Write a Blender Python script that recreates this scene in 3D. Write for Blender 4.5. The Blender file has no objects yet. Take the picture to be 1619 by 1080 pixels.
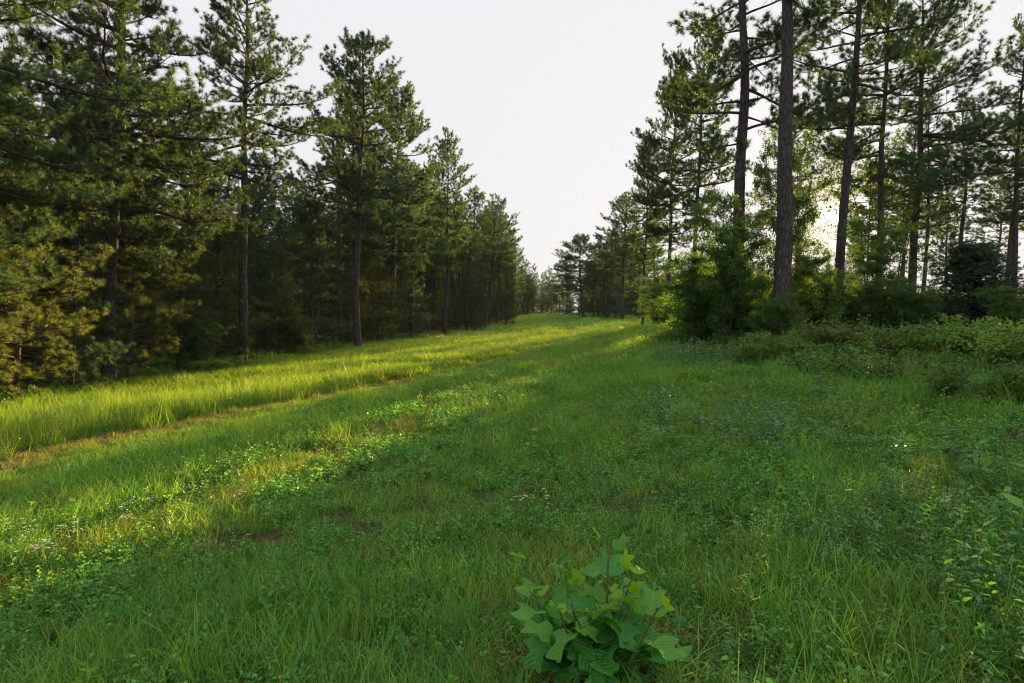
import bpy, math, random
import numpy as np
from mathutils import Vector, Matrix, Quaternion

R = math.radians
SC = bpy.context.scene
COL = SC.collection

# ---------------------------------------------------------------- camera
F_PX, CXP, CYP = 1079.0, 809.5, 540.0          # photo pixels (1619 x 1080), 24 mm lens
HOR = 492.0
PITCH = math.atan((CYP - HOR) / F_PX)          # looking slightly down
CAM_Z = 1.62
cam = bpy.data.cameras.new('camera')
cam.lens = 24.0; cam.sensor_width = 36.0; cam.clip_start = 0.05; cam.clip_end = 6000
camo = bpy.data.objects.new('camera', cam); COL.objects.link(camo)
camo.location = (0, 0, CAM_Z); camo.rotation_euler = (math.pi / 2 - PITCH, 0, 0)
SC.camera = camo

# ---------------------------------------------------------------- sky, sun, exposure
SUN_PX, SUN_PY = 1311, 338
SKY_STRENGTH = 0.05
SKY_VEIL = (4.05, 4.07, 4.17)
SUN_STRENGTH = 5.0
EXPOSURE = 2.1


def ray(px, py):
    cx = (px - CXP) / F_PX; cy = -(py - CYP) / F_PX
    f = Vector((0, math.cos(PITCH), -math.sin(PITCH))); u = Vector((0, math.sin(PITCH), math.cos(PITCH)))
    return Vector((cx, 0, 0)) + f + u * cy


SUN_DIR = ray(SUN_PX, SUN_PY).normalized()      # towards the sun
SUN_EL = math.asin(SUN_DIR.z); SUN_AZ = math.atan2(SUN_DIR.x, SUN_DIR.y)
w = bpy.data.worlds.new('World'); SC.world = w; w.use_nodes = True
nt = w.node_tree; nt.nodes.clear()
N = nt.nodes.new; L = nt.links.new
out = N('ShaderNodeOutputWorld'); bg = N('ShaderNodeBackground'); sky = N('ShaderNodeTexSky')
sky.sky_type = 'NISHITA'; sky.sun_disc = False
sky.sun_elevation = SUN_EL; sky.sun_rotation = SUN_AZ
sky.air_density = 1.0; sky.dust_density = 3.0; sky.ozone_density = 1.0
mix = N('ShaderNodeMix'); mix.data_type = 'RGBA'; mix.inputs[0].default_value = 0.99
mix.inputs[7].default_value = (*SKY_VEIL, 1)      # thin even high cloud / haze veil
L(sky.outputs[0], mix.inputs[6])
# aureole of the hazy sun, in world direction
tc = N('ShaderNodeTexCoord'); dot = N('ShaderNodeVectorMath'); dot.operation = 'DOT_PRODUCT'
nrm = N('ShaderNodeVectorMath'); nrm.operation = 'NORMALIZE'
L(tc.outputs['Generated'], nrm.inputs[0]); L(nrm.outputs[0], dot.inputs[0]); dot.inputs[1].default_value = SUN_DIR


def lobe(power, gain):
    mx = N('ShaderNodeMath'); mx.operation = 'MAXIMUM'; L(dot.outputs['Value'], mx.inputs[0]); mx.inputs[1].default_value = 0
    p = N('ShaderNodeMath'); p.operation = 'POWER'; L(mx.outputs[0], p.inputs[0]); p.inputs[1].default_value = power
    g = N('ShaderNodeMath'); g.operation = 'MULTIPLY'; L(p.outputs[0], g.inputs[0]); g.inputs[1].default_value = gain
    return g


def addcol(a, val, colr):
    m = N('ShaderNodeVectorMath'); m.operation = 'SCALE'; m.inputs[0].default_value = colr
    L(val.outputs[0], m.inputs['Scale'])
    s = N('ShaderNodeVectorMath'); s.operation = 'ADD'; L(a, s.inputs[0]); L(m.outputs[0], s.inputs[1])
    return s.outputs[0]


c = addcol(mix.outputs[2], lobe(22000.0, 120.0), (1.0, 0.86, 0.55))
c = addcol(c, lobe(1100.0, 2.0), (1.0, 0.42, 0.0))
c = addcol(c, lobe(14.0, 0.22), (1.0, 0.72, 0.55))
L(c, bg.inputs[0]); bg.inputs[1].default_value = SKY_STRENGTH; L(bg.outputs[0], out.inputs[0])

sun = bpy.data.lights.new('sun', 'SUN'); sun.energy = SUN_STRENGTH; sun.angle = R(0.55); sun.color = (1.0, 0.66, 0.27)
suno = bpy.data.objects.new('sun', sun); COL.objects.link(suno); suno.location = (40, 90, 40)
suno.rotation_euler = SUN_DIR.to_track_quat('Z', 'Y').to_euler()
SC.view_settings.view_transform = 'Standard'; SC.view_settings.look = 'None'
SC.view_settings.exposure = EXPOSURE; SC.view_settings.gamma = 1.0; SC.view_settings.use_curve_mapping = False
SC.render.engine = 'CYCLES'
cy = SC.cycles
cy.max_bounces = 8; cy.diffuse_bounces = 5; cy.glossy_bounces = 2; cy.transmission_bounces = 4; cy.volume_bounces = 0
cy.caustics_reflective = False; cy.caustics_refractive = False
cy.use_denoising = True
cy.sample_clamp_indirect = 4.0; cy.filter_width = 1.15; cy.denoising_prefilter = 'FAST'
HAZE_DENSITY = 0.00007

# ---------------------------------------------------------------- helpers
rng = np.random.default_rng(11)
random.seed(5)


def tag(o, label=None, cat=None, group=None, kind=None):
    if label: o['label'] = label
    if cat: o['category'] = cat
    if group: o['group'] = group
    if kind: o['kind'] = kind
    return o


def link(o, parent=None):
    COL.objects.link(o)
    if parent is not None: o.parent = parent
    return o


def npmesh(name, V, F, mats, tint=None, smooth=False, midx=None):
    """V (n,3); F list of integer arrays (m,k); one mesh datablock."""
    me = bpy.data.meshes.new(name)
    V = np.asarray(V, dtype=np.float32)
    F = [np.asarray(f, dtype=np.int32) for f in F if len(f)]
    me.vertices.add(len(V)); me.vertices.foreach_set('co', V.ravel())
    loops = np.concatenate([f.ravel() for f in F])
    tot = np.concatenate([np.full(len(f), f.shape[1], np.int32) for f in F])
    start = np.concatenate([[0], np.cumsum(tot)[:-1]]).astype(np.int32)
    me.loops.add(len(loops)); me.loops.foreach_set('vertex_index', loops)
    me.polygons.add(len(tot)); me.polygons.foreach_set('loop_start', start); me.polygons.foreach_set('loop_total', tot)
    if smooth: me.polygons.foreach_set('use_smooth', np.ones(len(tot), bool))
    if midx is not None: me.polygons.foreach_set('material_index', np.asarray(midx, np.int32))
    if tint is not None:
        a = me.attributes.new('tint', 'FLOAT', 'POINT'); a.data.foreach_set('value', np.asarray(tint, np.float32))
    me.update(calc_edges=True)
    for m in (mats if isinstance(mats, (list, tuple)) else [mats]): me.materials.append(m)
    return me


def unit(v): return v / (np.linalg.norm(v, axis=-1, keepdims=True) + 1e-9)


def perp(d):
    a = np.where(np.abs(d[..., 2:3]) < 0.9, np.array([0, 0, 1.0]), np.array([1.0, 0, 0]))
    u = unit(np.cross(d, a)); return u, np.cross(d, u)


def segs_mesh(P0, P1, R0, R1, sides=4):
    """many separate tapered sticks at once"""
    P0 = np.asarray(P0); P1 = np.asarray(P1); R0 = np.asarray(R0)[:, None, None]; R1 = np.asarray(R1)[:, None, None]
    d = unit(P1 - P0); u, v = perp(d)
    a = np.arange(sides) * 2 * math.pi / sides
    ring = np.cos(a)[None, :, None] * u[:, None, :] + np.sin(a)[None, :, None] * v[:, None, :]
    V = np.concatenate([P0[:, None] + ring * R0, P1[:, None] + ring * R1], axis=1)
    n = len(P0); base = (np.arange(n) * sides * 2)[:, None]
    F = []
    for i in range(sides):
        j = (i + 1) % sides
        F.append(base + np.array([[i, j, sides + j, sides + i]]))
    return V.reshape(-1, 3), np.concatenate(F)


def vnoise_grid(seed):
    return np.random.default_rng(seed).random((64, 64))


_VG = {}


def vn(x, y, scale, seed):
    """smooth value noise 0..1"""
    if seed not in _VG: _VG[seed] = vnoise_grid(seed)
    g = _VG[seed]
    x = np.asarray(x, float) / scale + 31.7; y = np.asarray(y, float) / scale + 17.3
    xi = np.floor(x).astype(int); yi = np.floor(y).astype(int); fx = x - xi; fy = y - yi
    fx = fx * fx * (3 - 2 * fx); fy = fy * fy * (3 - 2 * fy)
    a = g[xi % 64, yi % 64]; b = g[(xi + 1) % 64, yi % 64]; c_ = g[xi % 64, (yi + 1) % 64]; d = g[(xi + 1) % 64, (yi + 1) % 64]
    return (a * (1 - fx) + b * fx) * (1 - fy) + (c_ * (1 - fx) + d * fx) * fy


def sstep(a, b, x):
    t = np.clip((np.asarray(x, float) - a) / (b - a), 0, 1); return t * t * (3 - 2 * t)


# ---------------------------------------------------------------- terrain
def lane_c(y):                                   # middle of the grassy lane
    y = np.asarray(y, float); return 0.052 * np.clip(y, 0, 260)


def G(x, y):
    x = np.asarray(x, float); y = np.asarray(y, float)
    u = x - lane_c(y)
    fade = np.exp(-np.clip(y, 0, 400) / 170.0)
    z = 0.85 * np.tanh(u / 8.5) * fade
    far = sstep(70, 150, y)
    z = z + 0.55 * far + 0.35 * sstep(22, 34, y) * (1 - sstep(34, 52, y)) * 0.35
    z = z + 0.10 * (vn(x, y, 6.0, 1) - 0.5) + 0.05 * (vn(x, y, 1.7, 2) - 0.5) * (1 - sstep(20, 60, y))
    z = z - (0.85 * math.tanh(0) + float(0))
    return z


def g1(x, y): return float(G(np.array([x]), np.array([y]))[0])


def hit(px, py):
    """where a photo pixel meets the ground"""
    d = ray(px, py); o = Vector((0, 0, CAM_Z)); t = 1.0
    while t < 400:
        p = o + d * t
        if p.z <= g1(p.x, p.y): return p
        t *= 1.01
    return o + d * 400


def up_at(px, py, y):
    d = ray(px, py); return Vector((0, 0, CAM_Z)) + d * (y / d.y)


# ---------------------------------------------------------------- materials
def leaf_mat(name, ca, cb, trans=0.35, tcol=None, rough=0.5, spec=0.3, rnd=0.25):
    m = bpy.data.materials.new(name); m.use_nodes = True; t = m.node_tree; t.nodes.clear()
    n = t.nodes.new; l = t.links.new
    o = n('ShaderNodeOutputMaterial'); p = n('ShaderNodeBsdfPrincipled'); tr = n('ShaderNodeBsdfTranslucent'); ms = n('ShaderNodeMixShader')
    at = n('ShaderNodeAttribute'); at.attribute_name = 'tint'
    mx = n('ShaderNodeMix'); mx.data_type = 'RGBA'; mx.inputs[6].default_value = (*ca, 1); mx.inputs[7].default_value = (*cb, 1)
    l(at.outputs['Fac'], mx.inputs[0])
    oi = n('ShaderNodeObjectInfo'); mr = n('ShaderNodeMapRange'); mr.inputs[3].default_value = 1 - rnd; mr.inputs[4].default_value = 1 + rnd
    l(oi.outputs['Random'], mr.inputs[0])
    hs = n('ShaderNodeHueSaturation'); l(mx.outputs[2], hs.inputs['Color']); l(mr.outputs[0], hs.inputs['Value'])
    mr2 = n('ShaderNodeMapRange'); mr2.inputs[3].default_value = 0.5 - rnd * 0.07; mr2.inputs[4].default_value = 0.5 + rnd * 0.07
    mm = n('ShaderNodeMath'); mm.operation = 'FRACT'; m7 = n('ShaderNodeMath'); m7.operation = 'MULTIPLY'; m7.inputs[1].default_value = 7.31
    l(oi.outputs['Random'], m7.inputs[0]); l(m7.outputs[0], mm.inputs[0]); l(mm.outputs[0], mr2.inputs[0]); l(mr2.outputs[0], hs.inputs['Hue'])
    l(hs.outputs[0], p.inputs['Base Color']); p.inputs['Roughness'].default_value = rough; p.inputs['Specular IOR Level'].default_value = spec
    tcol = tcol or (1.25, 1.2, 0.55)
    vm = n('ShaderNodeVectorMath'); vm.operation = 'MULTIPLY'; l(hs.outputs[0], vm.inputs[0]); vm.inputs[1].default_value = tcol
    l(vm.outputs[0], tr.inputs[0]); ms.inputs[0].default_value = trans
    l(p.outputs[0], ms.inputs[1]); l(tr.outputs[0], ms.inputs[2]); l(ms.outputs[0], o.inputs[0])
    m['mix_out'] = mx.name
    return m


def add_veins(m):
    """midrib and side veins in the leaf's own coordinates (x across, y along)"""
    t = m.node_tree; n = t.nodes.new; l = t.links.new
    tcn = n('ShaderNodeTexCoord'); sp = n('ShaderNodeSeparateXYZ'); l(tcn.outputs['Object'], sp.inputs[0])

    def mth(op, a, b=None):
        q = n('ShaderNodeMath'); q.operation = op
        for i, v in enumerate((a, b)):
            if v is None: continue
            if isinstance(v, (int, float)): q.inputs[i].default_value = v
            else: l(v, q.inputs[i])
        return q.outputs[0]
    ax = mth('ABSOLUTE', sp.outputs[0])
    mid = mth('LESS_THAN', ax, 0.014)
    ph = mth('SUBTRACT', mth('MULTIPLY', sp.outputs[1], 8.0), mth('MULTIPLY', ax, 7.0))
    fr = mth('ABSOLUTE', mth('SUBTRACT', mth('FRACT', ph), 0.5))
    side = mth('MULTIPLY', mth('LESS_THAN', fr, 0.05), 0.6)
    v = mth('MAXIMUM', mid, side)
    ns = n('ShaderNodeTexNoise'); ns.inputs['Scale'].default_value = 6; ns.inputs['Detail'].default_value = 5; l(tcn.outputs['Object'], ns.inputs['Vector'])
    mx = t.nodes[m['mix_out']]
    at = [q for q in t.nodes if q.type == 'ATTRIBUTE'][0]
    f = mth('ADD', at.outputs['Fac'], mth('ADD', mth('MULTIPLY', v, 0.35), mth('MULTIPLY', mth('SUBTRACT', ns.outputs[0], .5), .35)))
    l(f, mx.inputs[0])
    bp = n('ShaderNodeBump'); bp.inputs['Strength'].default_value = 0.5; bp.inputs['Distance'].default_value = 0.01
    p = [q for q in t.nodes if q.type == 'BSDF_PRINCIPLED'][0]
    wav = mth('SUBTRACT', mth('MULTIPLY', mth('COSINE', mth('MULTIPLY', ph, 6.283)), 0.4), v)
    l(wav, bp.inputs['Height']); l(bp.outputs[0], p.inputs['Normal'])


def bark_mat(name, ca, cb, scale=9.0, bump=0.6):
    m = bpy.data.materials.new(name); m.use_nodes = True; t = m.node_tree; p = t.nodes['Principled BSDF']
    n = t.nodes.new; l = t.links.new
    tcn = n('ShaderNodeTexCoord'); mp = n('ShaderNodeMapping'); mp.inputs['Scale'].default_value = (1, 1, 0.28); l(tcn.outputs['Object'], mp.inputs[0])
    vo = n('ShaderNodeTexVoronoi'); vo.feature = 'DISTANCE_TO_EDGE'; vo.inputs['Scale'].default_value = scale
    ns = n('ShaderNodeTexNoise'); ns.inputs['Scale'].default_value = 7; ns.inputs['Detail'].default_value = 6
    l(mp.outputs[0], vo.inputs['Vector']); l(mp.outputs[0], ns.inputs['Vector'])
    mr = n('ShaderNodeMapRange'); mr.inputs[1].default_value = 0.0; mr.inputs[2].default_value = 0.18; l(vo.outputs['Distance'], mr.inputs[0])
    mu = n('ShaderNodeMath'); mu.operation = 'MULTIPLY'; l(mr.outputs[0], mu.inputs[0]); l(ns.outputs[0], mu.inputs[1])
    mx = n('ShaderNodeMix'); mx.data_type = 'RGBA'; mx.inputs[6].default_value = (*ca, 1); mx.inputs[7].default_value = (*cb, 1)
    l(mu.outputs[0], mx.inputs[0]); l(mx.outputs[2], p.inputs['Base Color'])
    bp = n('ShaderNodeBump'); bp.inputs['Strength'].default_value = bump; bp.inputs['Distance'].default_value = 0.03
    l(mu.outputs[0], bp.inputs['Height']); l(bp.outputs[0], p.inputs['Normal'])
    p.inputs['Roughness'].default_value = 0.9; p.inputs['Specular IOR Level'].default_value = 0.15
    return m


M_BARK = bark_mat('pine_bark', (0.036, 0.031, 0.033), (0.135, 0.118, 0.122))
M_TWIG = bark_mat('twig_bark', (0.05, 0.04, 0.035), (0.12, 0.09, 0.07), 20, 0.2)
M_STEM = bark_mat('green_stem', (0.08, 0.12, 0.03), (0.16, 0.22, 0.06), 20, 0.1)
M_NEEDLE = leaf_mat('pine_needles', (0.034, 0.098, 0.066), (0.085, 0.140, 0.060), 0.42, (1.5, 1.3, 0.45), 0.45, 0.3, 0.2)
M_NEEDLE2 = leaf_mat('young_pine_needles', (0.055, 0.110, 0.050), (0.14, 0.165, 0.050), 0.44, (1.45, 1.25, 0.4), 0.45, 0.3, 0.2)
M_JUNI = leaf_mat('cedar_scales', (0.05, 0.095, 0.065), (0.09, 0.14, 0.085), 0.25, None, 0.6, 0.25, 0.15)
M_LEAF = leaf_mat('broad_leaves', (0.055, 0.140, 0.034), (0.125, 0.20, 0.042), 0.46, (1.5, 1.35, 0.45), 0.45, 0.35, 0.2)
M_BRAM = leaf_mat('bramble_leaves', (0.085, 0.21, 0.045), (0.20, 0.30, 0.06), 0.40, (1.4, 1.3, 0.5), 0.5, 0.3, 0.25)
M_BRAMR = leaf_mat('reddish_bramble_leaves', (0.095, 0.20, 0.04), (0.27, 0.245, 0.06), 0.45, (1.4, 1.2, 0.5), 0.5, 0.3, 0.2)
M_POPL = leaf_mat('poplar_leaves', (0.055, 0.29, 0.055), (0.31, 0.54, 0.04), 0.38, (1.3, 1.3, 0.4), 0.36, 0.32, 0.06)
M_GRASS = leaf_mat('grass_blades', (0.088, 0.295, 0.042), (0.245, 0.46, 0.075), 0.5, (1.65, 1.22, 0.38), 0.5, 0.3, 0.34)
M_TALL = leaf_mat('tall_grass_blades', (0.11, 0.29, 0.035), (0.26, 0.42, 0.065), 0.5, (1.65, 1.22, 0.38), 0.5, 0.3, 0.2)
M_DRYSUN = leaf_mat('dry_and_sunlit_grass', (0.19, 0.28, 0.04), (0.36, 0.37, 0.07), 0.45, (1.35, 1.15, 0.5), 0.6, 0.2, 0.2)  # dry yellow-green grass; also puts sun colour into the lit strips
M_STRAW = leaf_mat('dry_straw', (0.30, 0.26, 0.10), (0.46, 0.40, 0.18), 0.3, (1.2, 1.1, 0.6), 0.7, 0.2, 0.15)
M_FORB = leaf_mat('weed_leaves', (0.080, 0.29, 0.062), (0.20, 0.44, 0.078), 0.4, (1.4, 1.25, 0.5), 0.45, 0.4, 0.34)
M_GLAU = leaf_mat('bluish_weed_leaves', (0.10, 0.25, 0.10), (0.20, 0.36, 0.17), 0.25, (1.2, 1.2, 0.6), 0.45, 0.4, 0.2)
M_LITT = leaf_mat('leaf_litter', (0.10, 0.06, 0.035), (0.20, 0.13, 0.08), 0.1, None, 0.8, 0.2, 0.2)
M_FLOW = leaf_mat('white_petals', (0.70, 0.70, 0.66), (0.82, 0.82, 0.80), 0.3, (1, 1, 1), 0.6, 0.3, 0.03)

add_veins(M_POPL)


def ground_mat():
    m = bpy.data.materials.new('soil_and_thatch'); m.use_nodes = True; t = m.node_tree; p = t.nodes['Principled BSDF']
    n = t.nodes.new; l = t.links.new
    tcn = n('ShaderNodeTexCoord'); n1 = n('ShaderNodeTexNoise'); n1.inputs['Scale'].default_value = 0.8; n1.inputs['Detail'].default_value = 8
    n2 = n('ShaderNodeTexNoise'); n2.inputs['Scale'].default_value = 24; n2.inputs['Detail'].default_value = 6
    l(tcn.outputs['Object'], n1.inputs['Vector']); l(tcn.outputs['Object'], n2.inputs['Vector'])
    r1 = n('ShaderNodeValToRGB'); e = r1.color_ramp.elements
    e[0].position = 0.35; e[0].color = (0.050, 0.075, 0.022, 1); e[1].position = 0.7; e[1].color = (0.13, 0.10, 0.055, 1)
    r2 = n('ShaderNodeValToRGB'); e = r2.color_ramp.elements
    e[0].position = 0.3; e[0].color = (0.45, 0.42, 0.38, 1); e[1].position = 0.75; e[1].color = (1.2, 1.2, 1.1, 1)
    l(n1.outputs[0], r1.inputs[0]); l(n2.outputs[0], r2.inputs[0])
    mx = n('ShaderNodeMix'); mx.data_type = 'RGBA'; mx.blend_type = 'MULTIPLY'; mx.inputs[0].default_value = 1
    l(r1.outputs[0], mx.inputs[6]); l(r2.outputs[0], mx.inputs[7])
    # woodland floor (pine straw) where the 'wood' attribute says so
    at = n('ShaderNodeAttribute'); at.attribute_name = 'wood'
    m2 = n('ShaderNodeMix'); m2.data_type = 'RGBA'; m2.inputs[7].default_value = (0.085, 0.05, 0.03, 1)
    l(at.outputs['Fac'], m2.inputs[0]); l(mx.outputs[2], m2.inputs[6])
    l(m2.outputs[2], p.inputs['Base Color']); p.inputs['Roughness'].default_value = 0.95; p.inputs['Specular IOR Level'].default_value = 0.1
    b = n('ShaderNodeBump'); b.inputs['Strength'].default_value = 0.8; b.inputs['Distance'].default_value = 0.03
    l(n2.outputs[0], b.inputs['Height']); l(b.outputs[0], p.inputs['Normal'])
    return m


# woodland edges as photo pixels -> ground, then as x(y)
LE_PX = [(-420, 760), (-160, 690), (0, 648), (200, 610), (385, 582), (567, 555), (705, 532), (770, 523), (812, 513)]
LE = [hit(*p) for p in LE_PX]
LE_Y = np.array([p.y for p in LE]); LE_X = np.array([p.x for p in LE])


TR_PX = [(-300, 830), (0, 735), (120, 705), (250, 680), (420, 643), (560, 617), (740, 580), (850, 549), (900, 530)]
TR = [hit(*p) for p in TR_PX]
TR_Y = np.array([p.y for p in TR]); TR_X = np.array([p.x for p in TR])


def track_x(y):
    y = np.asarray(y, float); return np.where(y > TR_Y[-1], TR_X[-1] + (y - TR_Y[-1]) * .055, np.interp(y, TR_Y, TR_X))


SUN_STRIP_PX = [(0, 930), (300, 812), (420, 762), (600, 692), (700, 652), (850, 592), (960, 550), (905, 527)]  # course of the sunbeam that is painted in yellow grass
SUN_STRIP = [hit(*p) for p in SUN_STRIP_PX]
SUN_STRIP_Y = np.array([p.y for p in SUN_STRIP]); SUN_STRIP_X = np.array([p.x for p in SUN_STRIP])


def sun_strip_x(y):
    y = np.asarray(y, float); return np.where(y > SUN_STRIP_Y[-1], SUN_STRIP_X[-1] + (y - SUN_STRIP_Y[-1]) * .055, np.interp(y, SUN_STRIP_Y, SUN_STRIP_X))


def left_edge(y):
    y = np.asarray(y, float)
    e = np.interp(y, LE_Y, LE_X)
    far = LE_X[-1] + (y - LE_Y[-1]) * 0.055
    return np.where(y > LE_Y[-1], far, e)


RE_Y = np.array([-20, 4, 9, 13, 17, 22, 30, 45, 70, 110, 300.0])
RE_X = np.array([13., 11, 10, 9.0, 7.0, 6.6, 7.2, 8.3, 9.8, 11.6, 22.0])


def right_edge(y): return np.interp(np.asarray(y, float), RE_Y, RE_X)


# ---------------------------------------------------------------- ground sheet
def build_ground():
    s = np.linspace(-1, 1, 181); xs = np.sinh(s * 5.2) / np.sinh(5.2) * 700
    s = np.linspace(-0.62, 1, 240); ys = np.sinh(s * 5.2) / np.sinh(5.2) * 900 + 10
    X, Y = np.meshgrid(xs, ys); Z = G(X, Y)
    V = np.stack([X.ravel(), Y.ravel(), Z.ravel()], 1)
    nx, ny = len(xs), len(ys)
    i = (np.arange(ny - 1)[:, None] * nx + np.arange(nx - 1)[None]).ravel()
    F = np.stack([i, i + 1, i + nx + 1, i + nx], 1)
    me = npmesh('ground', V, [F], ground_mat(), None, True)
    wood = np.maximum(sstep(0.5, -1.5, X - left_edge(Y)), sstep(1, 6, X - right_edge(Y))).ravel()
    a = me.attributes.new('wood', 'FLOAT', 'POINT'); a.data.foreach_set('value', wood.astype(np.float32))
    o = link(bpy.data.objects.new('ground', me)); tag(o, 'gently sloping ground under the grassy woodland lane', None, None, 'structure')
    return o


build_ground()


# ---------------------------------------------------------------- plant generators (return mesh datablocks)
def trunk_geo(rg, H, r0, sides, rings, wander, plates=0.0, taper=0.8):
    z = np.linspace(0, 1, rings) ** 1.25 * H
    ph = rg.random(4) * 6.28
    ax = np.stack([wander * (np.sin(z * 0.33 + ph[0]) - math.sin(ph[0])) + wander * .4 * (np.sin(z * 0.9 + ph[1]) - math.sin(ph[1])),
                   wander * (np.sin(z * 0.29 + ph[2]) - math.sin(ph[2])), z], 1)
    rr = r0 * (np.clip(1 - z / H, 0, 1) ** taper) + 0.012 + 0.30 * r0 * np.exp(-z / 0.35)
    a = np.arange(sides) * 2 * math.pi / sides
    rad = rr[:, None] * np.ones(sides)[None]
    if plates > 0:
        A, Z = np.meshgrid(a, z)
        f = vn(A * r0 * 10, Z * 2.4, 0.45, 71) + 0.6 * vn(A * r0 * 10 + 9, Z * 4, 0.3, 72)
        rad = rad * (1 + plates * (f - 0.8))
    V = np.stack([ax[:, None, 0] + rad * np.cos(a), ax[:, None, 1] + rad * np.sin(a), np.repeat(z[:, None], sides, 1)], 2).reshape(-1, 3)
    i = np.arange(rings - 1)[:, None] * sides; k = np.arange(sides)[None]; k2 = (k + 1) % sides
    F = np.stack([i + k, i + k2, i + sides + k2, i + sides + k], 2).reshape(-1, 4)
    return V, F, (z, ax, rr)


def needle_geo(rg, P, D, nn, ln, wd, spread=(0.25, 1.25)):
    n = len(P)
    u, v = perp(unit(D))
    D = unit(D)
    th = rg.uniform(spread[0], spread[1], (n, nn)); ph = rg.uniform(0, 6.283, (n, nn))
    dirs = np.cos(th)[..., None] * D[:, None] + np.sin(th)[..., None] * (np.cos(ph)[..., None] * u[:, None] + np.sin(ph)[..., None] * v[:, None])
    le = ln * rg.uniform(0.7, 1.15, (n, nn))[..., None]
    base = P[:, None] + dirs * 0.01 - D[:, None] * (rg.random((n, nn))[..., None] * ln * 0.45)
    side = unit(np.cross(dirs, rg.normal(size=(n, nn, 3)))) * (wd * 0.5)
    tip = base + dirs * le - np.array([0, 0, 1.0]) * le * 0.12
    V = np.stack([base - side, base + side, tip], 2).reshape(-1, 3)
    F = np.arange(n * nn * 3).reshape(-1, 3)
    t = np.clip(rg.normal(0.4, 0.25, (n, 1, 1)) + rg.normal(0, 0.12, (n, nn, 1)), 0, 1)
    tint = np.repeat(t, 3, 2).ravel()
    return V, F, tint


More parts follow.
